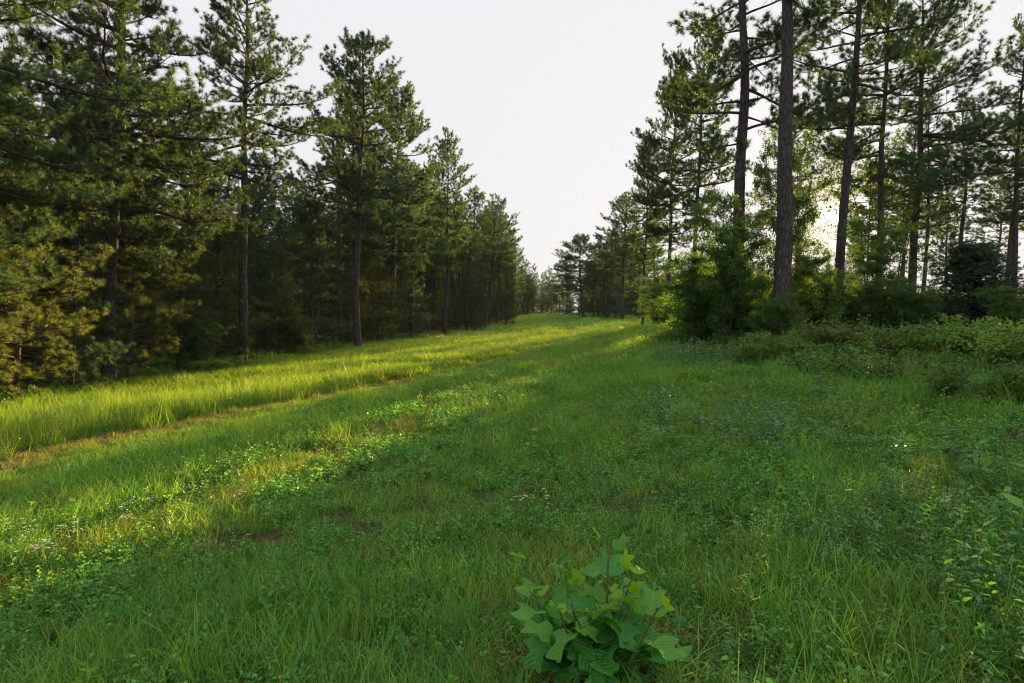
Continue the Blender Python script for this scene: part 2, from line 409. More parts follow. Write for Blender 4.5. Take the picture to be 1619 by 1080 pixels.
def pine_meshes(seed, H=16., r0=0.2, cb=0.4, width=3.0, dens=1.0, nn=22, nlen=0.17, nwd=0.011, sides=12, rings=26, plates=0.0,
                wander=0.10, needle=None, droop=1.0, keep=0.85, dead=8, step=0.55, flat=0.65):
    rg = np.random.default_rng(seed)
    TV, TF, (tz, tax, trr) = trunk_geo(rg, H, r0, sides, rings, wander, plates)
    axis = lambda z: np.array([np.interp(z, tz, tax[:, 0]), np.interp(z, tz, tax[:, 1]), z])
    S0, S1, Ra, Rb = [], [], [], []
    TP, TD = [], []

    def poly(pts, ra, rb):
        n = len(pts)
        for i in range(n - 1):
            S0.append(pts[i]); S1.append(pts[i + 1])
            Ra.append(ra + (rb - ra) * i / (n - 1)); Rb.append(ra + (rb - ra) * (i + 1) / (n - 1))
    z = cb * H
    azl = rg.uniform(0, 6.28)
    while z < H * 0.985:
        t = (z - cb * H) / (H - cb * H)
        nl = rg.integers(3, 6)
        azl += rg.uniform(0.5, 1.2)
        prof = ((1 - t) ** flat) * (0.62 + 0.38 * min(1, t / 0.22)) + 0.05
        for k in range(nl):
            if rg.random() > keep: continue
            az = azl + k * 6.283 / nl + rg.normal(0, 0.22)
            Lm = width * prof * rg.uniform(0.5, 1.3) * (1 + .22 * math.sin(az * 2 + z * .8))
            if Lm < 0.25: Lm = 0.25
            e0 = math.radians(-6 * droop + 52 * t ** 1.4 + rg.normal(0, 9))
            ns = 7
            p = axis(min(H * .99, z + rg.uniform(-.5, .5) * step)); pts = [p]; dirs = []
            aw = az
            for i in range(ns):
                s = (i + .5) / ns
                e = e0 - math.radians(16 * droop) * math.sin(s * 3.1) * (1 - t) + math.radians(30) * s * s
                aw += rg.normal(0, 0.10)
                d = np.array([math.cos(aw) * math.cos(e), math.sin(aw) * math.cos(e), math.sin(e)])
                dirs.append(d); p = p + d * Lm / ns; pts.append(p)
            rl = min(0.010 + 0.016 * Lm, 0.75 * np.interp(z, tz, trr))
            poly(pts, rl, 0.006)
            pts = np.array(pts)
            # branchlets
            nb = max(3, int(dens * Lm / 0.21))
            sgn = 1
            for b in range(nb):
                s = 0.26 + 0.74 * (b + rg.random()) / nb
                if Lm < 0.7: s = max(0.15, s)
                fi = s * ns; i = min(ns - 1, int(fi)); q = pts[i] + (pts[i + 1] - pts[i]) * (fi - i); d = dirs[i]
                sgn = -sgn
                ba = math.atan2(d[1], d[0]) + sgn * rg.uniform(0.5, 1.1); be = math.asin(max(-1, min(1, d[2]))) * 0.6 + rg.normal(0.22, 0.22)
                bl = min(1.15, (0.16 + 0.42 * (1 - s) + 0.10) * Lm * rg.uniform(0.5, 1.1)); bl = max(bl, 0.12)
                bp = [q]
                for j in range(3):
                    be += 0.12
                    bd = np.array([math.cos(ba) * math.cos(be), math.sin(ba) * math.cos(be), math.sin(be)])
                    q = q + bd * bl / 3; bp.append(q)
                    ba += rg.normal(0, .12)
                poly(bp, 0.006 + 0.004 * bl, 0.004)
                TP.append(q); TD.append(bd)
                m = int(bl / 0.16)
                for j in range(m):          # side shoots
                    ss = rg.uniform(0.3, 1.0) * 3; ii = min(2, int(ss)); qq = bp[ii] + (bp[ii + 1] - bp[ii]) * (ss - ii)
                    sa = ba + rg.choice([-1, 1]) * rg.uniform(0.3, 1.0); se = be + rg.normal(0.15, 0.3)
                    sd = np.array([math.cos(sa) * math.cos(se), math.sin(sa) * math.cos(se), math.sin(se)])
                    q2 = qq + sd * rg.uniform(0.08, 0.22)
                    S0.append(qq); S1.append(q2); Ra.append(.004); Rb.append(.003)
                    TP.append(q2); TD.append(sd)
            TP.append(pts[-1]); TD.append(dirs[-1])
        z += step * rg.uniform(0.7, 1.3) * (1 - 0.5 * t)
    TP.append(axis(H)); TD.append(np.array([0, 0, 1.]))
    for k in range(dead):                    # dead snags below the crown
        zz = rg.uniform(0.12 if cb > .2 else .05, max(cb, .2)) * H; az = rg.uniform(0, 6.28); e = rg.uniform(-.25, .5)
        d = np.array([math.cos(az) * math.cos(e), math.sin(az) * math.cos(e), math.sin(e)]); p = axis(zz); l = rg.uniform(.3, 1.5)
        m = p + d * l * .5; poly([p, m, m + unit(d + rg.normal(0, .25, 3)) * l * .5], 0.016, 0.004)
    BV, BF = segs_mesh(S0, S1, Ra, Rb, 4)
    NV, NF, tint = needle_geo(rg, np.array(TP), np.array(TD), nn, nlen, nwd)
    nd = needle or M_NEEDLE
    return (npmesh('pine_trunk', TV, [TF], M_BARK, None, True), npmesh('pine_branches', BV, [BF], M_TWIG, None, True),
            npmesh('pine_crown', NV, [NF], nd, tint), H)


def leaf_geo(rg, P, D, size, aspect=0.55, fold=0.35, up=0.7, cols=None, fine=False):
    """folded pointed leaves at P pointing along D"""
    n = len(P); D = unit(D)
    nrm_ = unit(np.array([0, 0, 1.0]) * up + rg.normal(0, 0.45, (n, 3)))
    sd = unit(np.cross(D, nrm_)); nr = np.cross(sd, D)
    s = (size * rg.uniform(0.6, 1.25, n))[:, None]
    w_ = s * aspect * 0.5
    b = P; m1 = P + D * s * 0.4; tip = P + D * s - np.array([0, 0, 1.]) * s * 0.18
    l1 = m1 + sd * w_ + nr * w_ * fold; r1 = m1 - sd * w_ + nr * w_ * fold
    if fine:
        m2 = P + D * s * 0.72 - np.array([0, 0, 1.]) * s * 0.08
        l1 = P + D * s * .28 + sd * w_ + nr * w_ * fold; r1 = P + D * s * .28 - sd * w_ + nr * w_ * fold
        l2 = m2 + (sd * .62 + nr * fold * .6) * w_; r2 = m2 + (-sd * .62 + nr * fold * .6) * w_
        V = np.stack([b, l1, l2, tip, r2, r1], 1).reshape(-1, 3); i = np.arange(n)[:, None] * 6
        F = np.concatenate([i + np.array([q]) for q in ([0, 3, 2], [0, 2, 1], [0, 4, 3], [0, 5, 4])])
        t = np.clip(rg.normal(0.4, 0.28, n), 0, 1) if cols is None else cols
        return V, F, np.repeat(t, 6)
    V = np.stack([b, l1, tip, r1], 1).reshape(-1, 3)
    i = np.arange(n)[:, None] * 4
    F = np.concatenate([i + np.array([[0, 2, 1]]), i + np.array([[0, 3, 2]])])
    t = np.clip(rg.normal(0.4, 0.28, n), 0, 1) if cols is None else cols
    return V, F, np.repeat(t, 4)


def broadleaf_meshes(seed, H=5., spread=1.6, stems=3, r0=0.04, nl=9000, lsize=0.09, mat=None, low=0.12, shape='tree', sub=1.0, aspect=0.6):
    rg = np.random.default_rng(seed)
    S0, S1, Ra, Rb = [], [], [], []; T0, T1, Tr, Ts = [], [], [], []
    twp, twd = [], []
    for k in range(stems):
        az = rg.uniform(0, 6.28); lean = rg.uniform(0.02, 0.16) if stems > 1 else 0.03
        if shape == 'shrub': lean = rg.uniform(0.1, 0.75)
        h = H * rg.uniform(0.7, 1.0) if k else H
        p = np.array([rg.normal(0, .06 * stems ** .5), rg.normal(0, .06 * stems ** .5), -0.05]); pts = [p]; n = 9
        d = np.array([math.cos(az) * lean, math.sin(az) * lean, 1.0])
        for i in range(n):
            d = unit(d + rg.normal(0, 0.06, 3) + (np.array([math.cos(az), math.sin(az), -0.45]) * 0.08 if shape == 'shrub' else np.array([0, 0, .04])))
            p = p + d * h / n; pts.append(p)
        for i in range(n):
            T0.append(pts[i]); T1.append(pts[i + 1]); Tr.append(r0 * (1 - i / n) + .004); Ts.append(r0 * (1 - (i + 1) / n) + .004)
        nb = int(14 * sub * (h / 4) ** 0.5) + 6
        for b in range(nb):
            s = low + (1 - low) * (b + rg.random()) / nb
            fi = min(n - 1e-3, s * n); i = int(fi); q = pts[i] + (pts[i + 1] - pts[i]) * (fi - i)
            prof = (math.sin(math.pi * min(1, 0.18 + 0.82 * (1 - s) ** 0.8)) * 0.6 + 0.4) if shape != 'shrub' else 0.8
            bl = spread * prof * rg.uniform(0.5, 1.15)
            ba = rg.uniform(0, 6.28); be = rg.uniform(0.0, 0.7)
            bp = [q]
            for j in range(4):
                bd = np.array([math.cos(ba) * math.cos(be), math.sin(ba) * math.cos(be), math.sin(be)])
                q = q + bd * bl / 4; bp.append(q); be -= 0.10; ba += rg.normal(0, .25)
                S0.append(bp[-2]); S1.append(bp[-1]); Ra.append(max(.004, r0 * .35 * (1 - j / 4))); Rb.append(max(.003, r0 * .35 * (1 - (j + 1) / 4)))
            for j in range(int(5 * sub) + 2):
                ss = rg.uniform(0.25, 1) * 4; ii = min(3, int(ss)); qq = bp[ii] + (bp[ii + 1] - bp[ii]) * (ss - ii)
                sa = ba + rg.choice([-1, 1]) * rg.uniform(.4, 1.2); se = rg.normal(0.15, 0.3); tl = bl * rg.uniform(.2, .45)
                sd = np.array([math.cos(sa) * math.cos(se), math.sin(sa) * math.cos(se), math.sin(se)])
                S0.append(qq); S1.append(qq + sd * tl); Ra.append(.004); Rb.append(.002)
                twp.append((qq, qq + sd * tl)); twd.append(sd)
    twp = np.array(twp); twd = np.array(twd)
    idx = rg.integers(0, len(twp), nl); f = rg.random(nl) ** 0.7
    P = twp[idx, 0] + (twp[idx, 1] - twp[idx, 0]) * f[:, None]
    D = unit(twd[idx] + rg.normal(0, 0.9, (nl, 3)) + np.array([0, 0, -.15]))
    P = P + D * lsize * .25 + rg.normal(0, .55 * lsize, (nl, 3))
    TV, TF = segs_mesh(T0, T1, Tr, Ts, 8)
    BV, BF = segs_mesh(S0, S1, Ra, Rb, 3)
    LV, LF, tint = leaf_geo(rg, P, D, lsize, aspect)
    m = mat or M_LEAF
    return (npmesh('stem', TV, [TF], M_TWIG, None, True), npmesh('twigs', BV, [BF], M_TWIG), npmesh('foliage', LV, [LF], m, tint), H)


def cedar_meshes(seed, H=3.6, wid=1.7, n=5200):
    rg = np.random.default_rng(seed)
    S0, S1, Ra, Rb, TP, TD = [], [], [], [], [], []
    for k in range(420):
        s = rg.random() ** 0.9; z = 0.1 + s * H * 0.95; az = rg.uniform(0, 6.28)
        L_ = wid * (1 - s ** 1.8) ** 0.6 * rg.uniform(0.6, 1.08) * (.72 + .30 * math.sin(az * 2 + 4 * s) + .22 * math.sin(az * 5 - 7 * s)) + 0.12
        e = 0.1 + 0.8 * s; d = np.array([math.cos(az) * math.cos(e), math.sin(az) * math.cos(e), math.sin(e)])
        p = np.array([0, 0, z * 0.92]); q = p + d * L_
        S0.append(p); S1.append(q); Ra.append(.02); Rb.append(.004)
        m = 14
        for j in range(m):
            f = 0.35 + 0.68 * rg.random(); TP.append(p + d * L_ * f + rg.normal(0, .10, 3)); TD.append(unit(d + rg.normal(0, .6, 3) + np.array([0, 0, .4])))
    TV, TF, _ = trunk_geo(rg, H * .95, 0.08, 8, 10, .03)
    BV, BF = segs_mesh(S0, S1, Ra, Rb, 3)
    NV, NF, t = needle_geo(rg, np.array(TP), np.array(TD), 16, .10, .012, (0.1, 0.9))
    return (npmesh('stem', TV, [TF], M_TWIG, None, True), npmesh('twigs', BV, [BF], M_TWIG), npmesh('foliage', NV, [NF], M_JUNI, t), H)


PARTS_PINE = ('trunk', 'branches', 'crown')
PARTS_LEAF = ('stem', 'branches', 'foliage')


def plant(name, meshes, loc, rotz=0., scale=1., top=None, parts=PARTS_PINE, label=None, cat=None, group=None, sx=1.0):
    e = link(bpy.data.objects.new(name, None)); e.empty_display_size = 0.3
    e.location = loc
    q = Quaternion((0, 0, 1), rotz)
    if top is not None:
        d = (Vector(top) - Vector(loc)); scale = d.length / meshes[3]; q = Vector((0, 0, 1)).rotation_difference(d.normalized()) @ q
    e.rotation_mode = 'QUATERNION'; e.rotation_quaternion = q
    e.scale = (scale * sx, scale * sx, scale)
    for nme, me in zip(parts, meshes[:3]): link(bpy.data.objects.new(nme, me), e)
    tag(e, label, cat, group)
    return e

# ---------------------------------------------------------------- tree library
V_BIG = pine_meshes(1, 20, .24, .24, 4.6, 1.15, 28, .20, .015, 14, 30, .10, .14, None, 1.0, .84, 10, .55, .5)      # spreading, limbs low
V_TALL = pine_meshes(2, 21, .22, .40, 3.3, 1.1, 28, .20, .015, 14, 40, .12, .12, None, 1.0, .84, 14, .55)
V_FULL = pine_meshes(3, 18, .20, .36, 3.5, 1.25, 32, .20, .016, 12, 26, .08, .10, None, 0.9, .88, 10, .5, .45)
V_MID = pine_meshes(4, 15, .17, .36, 2.8, 1.15, 28, .20, .017, 10, 22, 0, .12, None, 1.0, .85, 10, .5, .5)
V_SLIM = pine_meshes(5, 16, .15, .45, 2.3, 1.0, 28, .20, .016, 10, 22, 0, .16, None, .9, .8, 12, .5)
V_YOUNG = pine_meshes(6, 8, .09, .04, 2.1, 1.2, 28, .17, .012, 8, 16, 0, .06, M_NEEDLE2, .5, .95, 0, .36, .8)
V_YOUNG2 = pine_meshes(7, 9, .10, .06, 1.9, 1.05, 26, .17, .012, 8, 16, 0, .08, M_NEEDLE, .6, .92, 0, .4, .75)
V_R1 = pine_meshes(21, 25, .32, .58, 3.4, .9, 20, .18, .012, 40, 170, .22, .10, None, 1.0, .85, 10, .6)
V_R2 = pine_meshes(22, 23, .25, .36, 3.5, 1.2, 34, .20, .013, 36, 150, .20, .14, None, 1.0, .72, 8, .7, .5)
V_R3 = pine_meshes(23, 21, .21, .42, 3.2, 1.1, 30, .20, .014, 20, 60, .14, .10, None, 1.0, .66, 10, .62, .45)
V_R4 = pine_meshes(24, 20, .19, .42, 3.8, 1.2, 32, .20, .014, 16, 50, .12, .09, None, .9, .66, 12, .6, .45)
V_L2 = pine_meshes(25, 21, .23, .37, 3.7, 1.2, 34, .20, .014, 20, 60, .14, .10, None, 1.0, .76, 12, .55, .42)
V_L3 = pine_meshes(26, 18, .20, .43, 3.5, 1.25, 34, .20, .015, 16, 50, .12, .10, None, .9, .80, 12, .5, .42)
V_LOW = pine_meshes(8, 15, .17, .22, 2.9, .55, 9, .26, .034, 6, 8, 0, .10, None, .9, .85, 0, .7)              # far copies
B_TREE = broadleaf_meshes(31, 6.5, 1.5, 2, .05, 22000, .095, M_LEAF, .12, 'tree', 2.2)
B_TREE2 = broadleaf_meshes(32, 5.0, 1.3, 3, .04, 20000, .095, M_LEAF, .06, 'tree', 1.8)
B_TREE3 = broadleaf_meshes(33, 4.0, 1.3, 4, .035, 16000, .09, M_LEAF, .05, 'tree', 1.6)
B_AIRY = broadleaf_meshes(38, 7.0, 1.5, 2, .045, 7500, .10, M_LEAF, .2, 'tree', 2.0)
B_SHRUB = broadleaf_meshes(34, 1.6, .7, 9, .018, 6500, .085, M_BRAM, .1, 'shrub', 1.2)
B_SHRUB2 = broadleaf_meshes(35, 1.1, .55, 10, .012, 5000, .075, M_BRAMR, .1, 'shrub', 1.2)
B_SHRUB3 = broadleaf_meshes(36, 2.4, .9, 7, .025, 10000, .09, M_LEAF, .08, 'shrub', .8)
B_LOW = broadleaf_meshes(37, .75, .4, 8, .008, 1500, .06, M_BRAM, .15, 'shrub', .6)
V_CEDAR = cedar_meshes(41)


def pine_px(meshes, label, bx, by, tx, ty, d=None, name='pine_tree', cat='pine tree', group=None, rot=None, parts=PARTS_PINE, sx=1.0):
    if d is None:
        b = hit(bx, by)
    else:
        x = d * (bx - CXP) / F_PX; b = Vector((x, d, g1(x, d)))
    b.z -= 0.05
    t = up_at(tx, ty, b.y)
    return plant(name, meshes, b, random.uniform(0, 6.28) if rot is None else rot, 1., t, parts, label, cat, group, sx)


# ---- left side of the lane
pine_px(V_BIG, 'large spreading pine whose long low limbs reach over the dark thicket', -150, 640, -120, -560, d=15, rot=0.4)
pine_px(V_BIG, 'dark pine with thick trunk rising out of the bushy young pines', 172, 612, 186, -300, rot=2.2)
pine_px(V_L2, 'tall straight pine with broad open crown, behind the leafy green sapling', 383, 582, 392, -75, rot=1.0)
pine_px(V_L3, 'full crowned pine with long bare trunk, twin thin trunks close behind it', 566, 555, 574, 68, rot=.3)
pine_px(V_SLIM, 'slim bare trunk of the twin pines behind the full crowned pine', 541, 549, 549, 150, d=44, group='twin slim pines')
pine_px(V_SLIM, 'slim bare trunk of the twin pines behind the full crowned pine', 552, 549, 566, 130, d=46, group='twin slim pines', rot=2.)
pine_px(V_FULL, 'pine with drooping golden lower crown between full crowned and narrow pines', 619, 545, 638, 150, d=45, rot=1.)
pine_px(V_MID, 'narrow pine with sparse ragged top and one long bare side limb', 704, 533, 709, 212, rot=.5, sx=.8)
pine_px(V_MID, 'smaller pine crowded beside the ragged topped narrow pine', 668, 537, 676, 262, d=62, rot=2.5)
pine_px(V_SLIM, 'leaning pine at the end of the tree line beside the open lane', 764, 524, 788, 326, rot=1.5, sx=1.5)
pine_px(V_YOUNG2, 'rounded dense young pine under the leaning pine', 800, 518, 803, 428, rot=1.5, sx=1.35)
pine_px(V_MID, 'hazy pine closing the line of trees where the lane fades', 834, 505, 838, 432, d=150, rot=.1)
# dense edge: bushy young pines
for (bx, by, tx, ty, me, lab) in [
        (22, 640, 40, 228, V_YOUNG, 'golden lit bushy young pine with branches down to the ground'),
        (-90, 670, -80, 200, V_YOUNG, 'broad bushy young pine at the outer edge of the thicket'),
        (112, 622, 120, 300, V_YOUNG2, 'dark bushy young pine next to the golden lit one'),
        (205, 606, 210, 255, V_YOUNG, 'dark young pine in front of the thick pine trunk'),
        (282, 592, 285, 290, V_YOUNG2, 'shaded young pine beside the leafy green sapling'),
        (345, 580, 350, 330, V_YOUNG, 'young pine in deep shade at foot of the tall straight pine'),
        (440, 568, 442, 395, V_YOUNG, 'low bushy pine catching light right of the tall straight pine'),
        (500, 558, 503, 360, V_YOUNG2, 'bluish shaded young pine before the full crowned pine'),
        (598, 548, 600, 400, V_YOUNG, 'small pine between the full crowned and golden drooping pines'),
        (650, 540, 652, 380, V_YOUNG2, 'shaded young pine near the golden drooping pine'),
        (738, 527, 740, 400, V_YOUNG2, 'young pine between narrow ragged pine and leaning pine')]:
    pine_px(me, lab, bx, by, tx, ty, name='young_pine', cat='young pine', group='bushy young pines along the wood edge', sx=1.15)
pine_px(B_TREE3, 'bright green leafy sapling at the dark wood edge', 312, 590, 316, 488, name='broadleaf_sapling', cat='sapling', parts=PARTS_LEAF, sx=.8)
pine_px(B_TREE3, 'small yellowish leafy sapling under the bluish shaded young pine', 470, 566, 474, 486, name='broadleaf_sapling', cat='sapling', parts=PARTS_LEAF)

# wood behind the left edge
rs = random.Random(3)


def free_spot(taken, x, y, r):
    return all((x - a) ** 2 + (y - b) ** 2 > r * r for a, b in taken)


ANCH = [(-13, 21, 'the dark thick trunked pine'), (-11, 27, 'the tall straight pine'), (-8, 36, 'the full crowned pine'), (-8, 45, 'the golden drooping pine'),
        (-5, 55, 'the ragged topped narrow pine'), (-3, 66, 'the leaning pine'), (-1, 85, 'the rounded dense young pine'), (-12, 15, 'the golden lit young pine')]


def behind(x, y, lead, tail):
    a = min(ANCH, key=lambda q: (q[1] - y) ** 2 + .3 * (q[0] - x) ** 2)
    return '%s %s %s' % (lead, tail, a[2])


taken = [(o.location.x, o.location.y) for o in COL.objects if o.type == 'EMPTY']
nleft = 0
for k in range(2600):
    y = rs.uniform(6, 175); xe = float(left_edge(y)); x = xe - 1.8 - abs(rs.gauss(0, 13))
    if x < -0.95 * y - 14 or nleft >= 120: continue
    if not free_spot(taken, x, y, 2.6 + y * .012): continue
    taken.append((x, y)); nleft += 1
    me = rs.choice([V_MID, V_SLIM, V_TALL, V_FULL, V_SLIM, V_MID]) if y < 90 else rs.choice([V_LOW, V_MID])
    depth = xe - x
    px = CXP + x / y * F_PX
    elev = rs.uniform(.13, .235) if px > 300 else rs.uniform(.22, .42)
    H = min(max(1.6 + y * elev, 5.5), 17)
    plant('pine_tree', me, (x, y, g1(x, y) - .05), rs.uniform(0, 6.28), H / me[3], None, PARTS_PINE,
          behind(x, y, {id(V_MID): 'bushy mid sized', id(V_SLIM): 'slim high crowned', id(V_TALL): 'tall long trunked', id(V_FULL): 'full crowned', id(V_LOW): 'far hazy'}[id(me)], 'pine in the shady wood behind'), 'pine tree', 'pines inside the shady wood')
nu = 0
for k in range(1500):
    y = rs.uniform(8, 110); xe = float(left_edge(y)); x = xe - 1.5 - abs(rs.gauss(0, 9))
    if x < -0.95 * y - 10 or nu >= 75: continue
    if not free_spot(taken, x, y, 1.5): continue
    taken.append((x, y)); nu += 1
    me = rs.choice([V_YOUNG2, V_YOUNG2, V_YOUNG2, V_YOUNG])
    plant('young_pine', me, (x, y, g1(x, y) - .05), rs.uniform(0, 6.28), rs.uniform(3.5, 7.5) / me[3], None, PARTS_PINE,
          behind(x, y, 'yellowish' if me is V_YOUNG else 'bluish', 'understory pine in dark wood behind'), 'young pine', 'understory pines inside the wood', sx=1.2)

# ---- right side of the lane
pine_px(V_R1, 'thick bare rough barked pine trunk standing alone at the thicket edge', 1232, 556, 1262, -520, d=17.5, rot=.5)
pine_px(V_R2, 'tall pine with thick trunk and open branches, behind the green thicket', 1150, 540, 1184, -380, d=21, rot=2.6)
pine_px(V_R3, 'gently curved pine trunk directly beside the low sun', 1322, 530, 1366, -250, d=24, rot=1.1)
pine_px(V_R4, 'pine with long thin bare twigs next to the curved trunk', 1388, 520, 1414, -90, d=27, rot=.2)
pine_px(V_R4, 'dark crowned pine with wide reaching limbs above the leafy shrubs', 1437, 515, 1458, -30, d=30, rot=3.4, sx=1.25)
pine_px(V_SLIM, 'thin pine stem beside the dark crowned pine', 1452, 515, 1474, 150, d=38, rot=.8)
pine_px(V_R3, 'pine behind the dark rounded cedar with ragged one sided crown', 1598, 520, 1625, 40, d=29, rot=4.0)
pine_px(V_SLIM, 'second slender pine close behind the cedar', 1640, 520, 1655, 120, d=33, rot=2.0)
pine_px(V_MID, 'short backlit pine showing between the thin stems', 1492, 515, 1500, 300, d=52, rot=.3)
pine_px(V_L3, 'pine with high rounded crown beside the tall thick trunk', 1092, 527, 1114, 45, d=42, rot=1.9, sx=.74)
pine_px(V_FULL, 'full pine standing over the yellow green lane edge bushes', 1054, 525, 1074, 125, d=46, rot=.2, sx=.78)
pine_px(V_FULL, 'dark green conical pine on the lane side of the taller ones', 1016, 522, 1024, 225, d=48, rot=3.0, sx=.72)
pine_px(V_MID, 'shorter layered pine leading the row toward the lane end', 984, 521, 990, 310, d=80, rot=1.0, sx=1.3)
pine_px(V_MID, 'lower bluish pine in the row next to the layered pine', 958, 519, 960, 368, d=96, rot=2.2, sx=1.7)
pine_px(V_FULL, 'rounded far pine standing out into the lane end', 922, 517, 918, 376, d=105, rot=1.2, sx=1.75)
pine_px(V_YOUNG2, 'low dense pine at foot of the rounded far pine', 938, 518, 940, 425, d=100, rot=0.2, sx=1.9)
pine_px(V_MID, 'small hazy pine beyond the rounded far pine', 896, 512, 896, 408, d=140, rot=0.7, sx=1.7)
for (bx, by, tx, ty, d, me, lab, sx) in [
        (1150, 545, 1155, 298, 18.5, B_TREE, 'tall leafy tree climbing in front of the tall thick pine', .8),
        (1246, 545, 1238, 228, 20.5, B_TREE, 'tall slender leafy tree right of the thick bare trunk', .55),
        (1110, 545, 1108, 398, 19.5, B_TREE2, 'bushy leafy tree at the lane corner of the thicket', .95),
        (1180, 548, 1176, 352, 19.0, B_TREE2, 'dense green leafy tree left of the thick bare trunk', .8),
        (1392, 540, 1400, 330, 22.0, B_TREE, 'backlit leafy tree under the low sun', .8),
        (1262, 545, 1262, 440, 19.0, B_TREE3, 'low spreading leafy bush behind the thick bare trunk', .9),
        (1258, 540, 1248, 190, 27.0, B_AIRY, 'airy thin leafed tree on the trunk side of the low sun', .7),
        (1370, 540, 1384, 205, 28.0, B_AIRY, 'airy thin leafed tree just behind the curved trunk', .8),
        (1412, 540, 1418, 285, 30.0, B_AIRY, 'airy thin leafed tree behind the long twigged pine', .9),
        (1254, 548, 1256, 462, 16.9, B_TREE3, 'leafy bush hugging the sun side of the thick bare trunk', .8),
        (1205, 552, 1200, 470, 17.2, B_TREE3, 'small leafy bush at the foot of the thick bare trunk', .8),
        (1338, 540, 1340, 428, 21.0, B_TREE3, 'leafy bush added under the low sun, right of the curved trunk', 1.1),  # bush put in to close a gap where sun leaked through
        (1125, 535, 1120, 400, 22, B_TREE2, 'yellow green leafy bush under the full pine', 1.1),
        (1046, 524, 1046, 436, 42, B_TREE3, 'yellowish leafy bush at foot of the conical pine', 1.2),
        (1400, 525, 1408, 440, 20, B_TREE3, 'leafy bush at the foot of the long twigged pine', 1.1),
        (1452, 525, 1455, 448, 19, B_TREE3, 'leafy bush between the thin pine stem and the cedar', 1.1),
        (1600, 530, 1604, 452, 17, B_TREE2, 'leafy bush growing right against the dark cedar', 1.2),
        (1300, 545, 1296, 400, 18, B_TREE2, 'leafy sapling clump just below the low sun', .9)]:
    pine_px(me, lab, bx, by, tx, ty, d, name='broadleaf_tree', cat='tree', parts=PARTS_LEAF, sx=sx)
pine_px(V_CEDAR, 'dark rounded cedar bush among the pale pine stems', 1538, 530, 1538, 378, 19.5, name='cedar_bush', cat='bush', parts=PARTS_LEAF, sx=1.75)
# further pines and bushes on the right, thin enough for the sky to show
for (px, d, ty) in [(1560, 62, 270), (1665, 48, 150), (1700, 30, 60), (1790, 36, 100), (1378, 52, 250), (1425, 46, 190), (1502, 40, 150), (1580, 44, 150), (1238, 40, 150), (1034, 95, 320), (975, 140, 385), (946, 108, 378), (972, 88, 350)]:
    lab = {1560: 'thin backlit pine showing just over the dark cedar', 1378: 'slender pine behind the long twigged pine', 1425: 'slender pine between the long twigged and dark crowned pines',
           1502: 'slender pine close behind the dark crowned pine', 1580: 'slender pine between the cedar and the one sided pine', 1238: 'slender pine hidden behind the thick bare trunk',
           1034: 'far pine behind the conical pine', 975: 'far pine behind the layered pine', 946: 'pine between the rounded far pine and lower bluish pine', 972: 'pine between the layered and lower bluish pines'}.get(px, 'pine beyond the outer end of the bramble bank')
    pine_px(rs.choice([V_SLIM, V_SLIM, V_MID]), lab, px, 515, px + (px - 810) * .03, ty, d,
            group='pines further back toward the sun', sx=1.15)
for k in range(52):
    px = rs.uniform(1110, 1800); d = rs.uniform(22, 46)
    x = d * (px - CXP) / F_PX
    me = rs.choice([B_SHRUB3, B_TREE3, B_SHRUB3, B_TREE2])
    plant('woodland_shrub', me, (x, d, g1(x, d) - .05), rs.uniform(0, 6.28), (rs.uniform(1.3, 2.3) if px > 1310 else rs.uniform(1.9, 3.2)) / me[3], None, PARTS_LEAF,
          ('arching leafy shrub' if me is B_SHRUB3 else 'upright leafy shrub') + (' behind the low brambles on the sunny side' if px > 1310 else ' in the thicket behind the thick bare trunk'), 'shrub', 'understory shrubs toward the sun', sx=1.3)

for (x, y, h) in [(18.0, 59, 10.5), (19.9, 62, 10.0)]:  # pines added as blockers, to shade the lane between the sun strips
    plant('young_pine', V_YOUNG2, (x, y, g1(x, y) - .05), x, h / 9, None, PARTS_PINE, 'added dense pine hidden behind the tall thick trunk, shading the lane', 'young pine', 'added dense pines shading the lane', sx=1.0)
# low boughed young pines filling the foot of the row toward the lane end
for (px, d, ty) in [(1075, 58, 415), (1040, 66, 420), (1010, 74, 425), (985, 84, 430), (962, 92, 428), (945, 112, 440), (915, 118, 440), (900, 132, 455), (890, 150, 460)]:
    pine_px(V_YOUNG2, 'low boughed young pine at foot of the dark row by the lane', px, 515, px, ty, d, name='young_pine', cat='young pine',
            group='young pines under the lane row', sx=1.5)
for (px, d, ty) in [(822, 190, 445), (842, 200, 452), (858, 215, 462), (872, 210, 460), (884, 185, 452), (808, 165, 440)]:
    pine_px(V_MID, 'small faint pine across the far end of the lane', px, 503, px, ty, d, group='far pines closing the lane', sx=1.7)

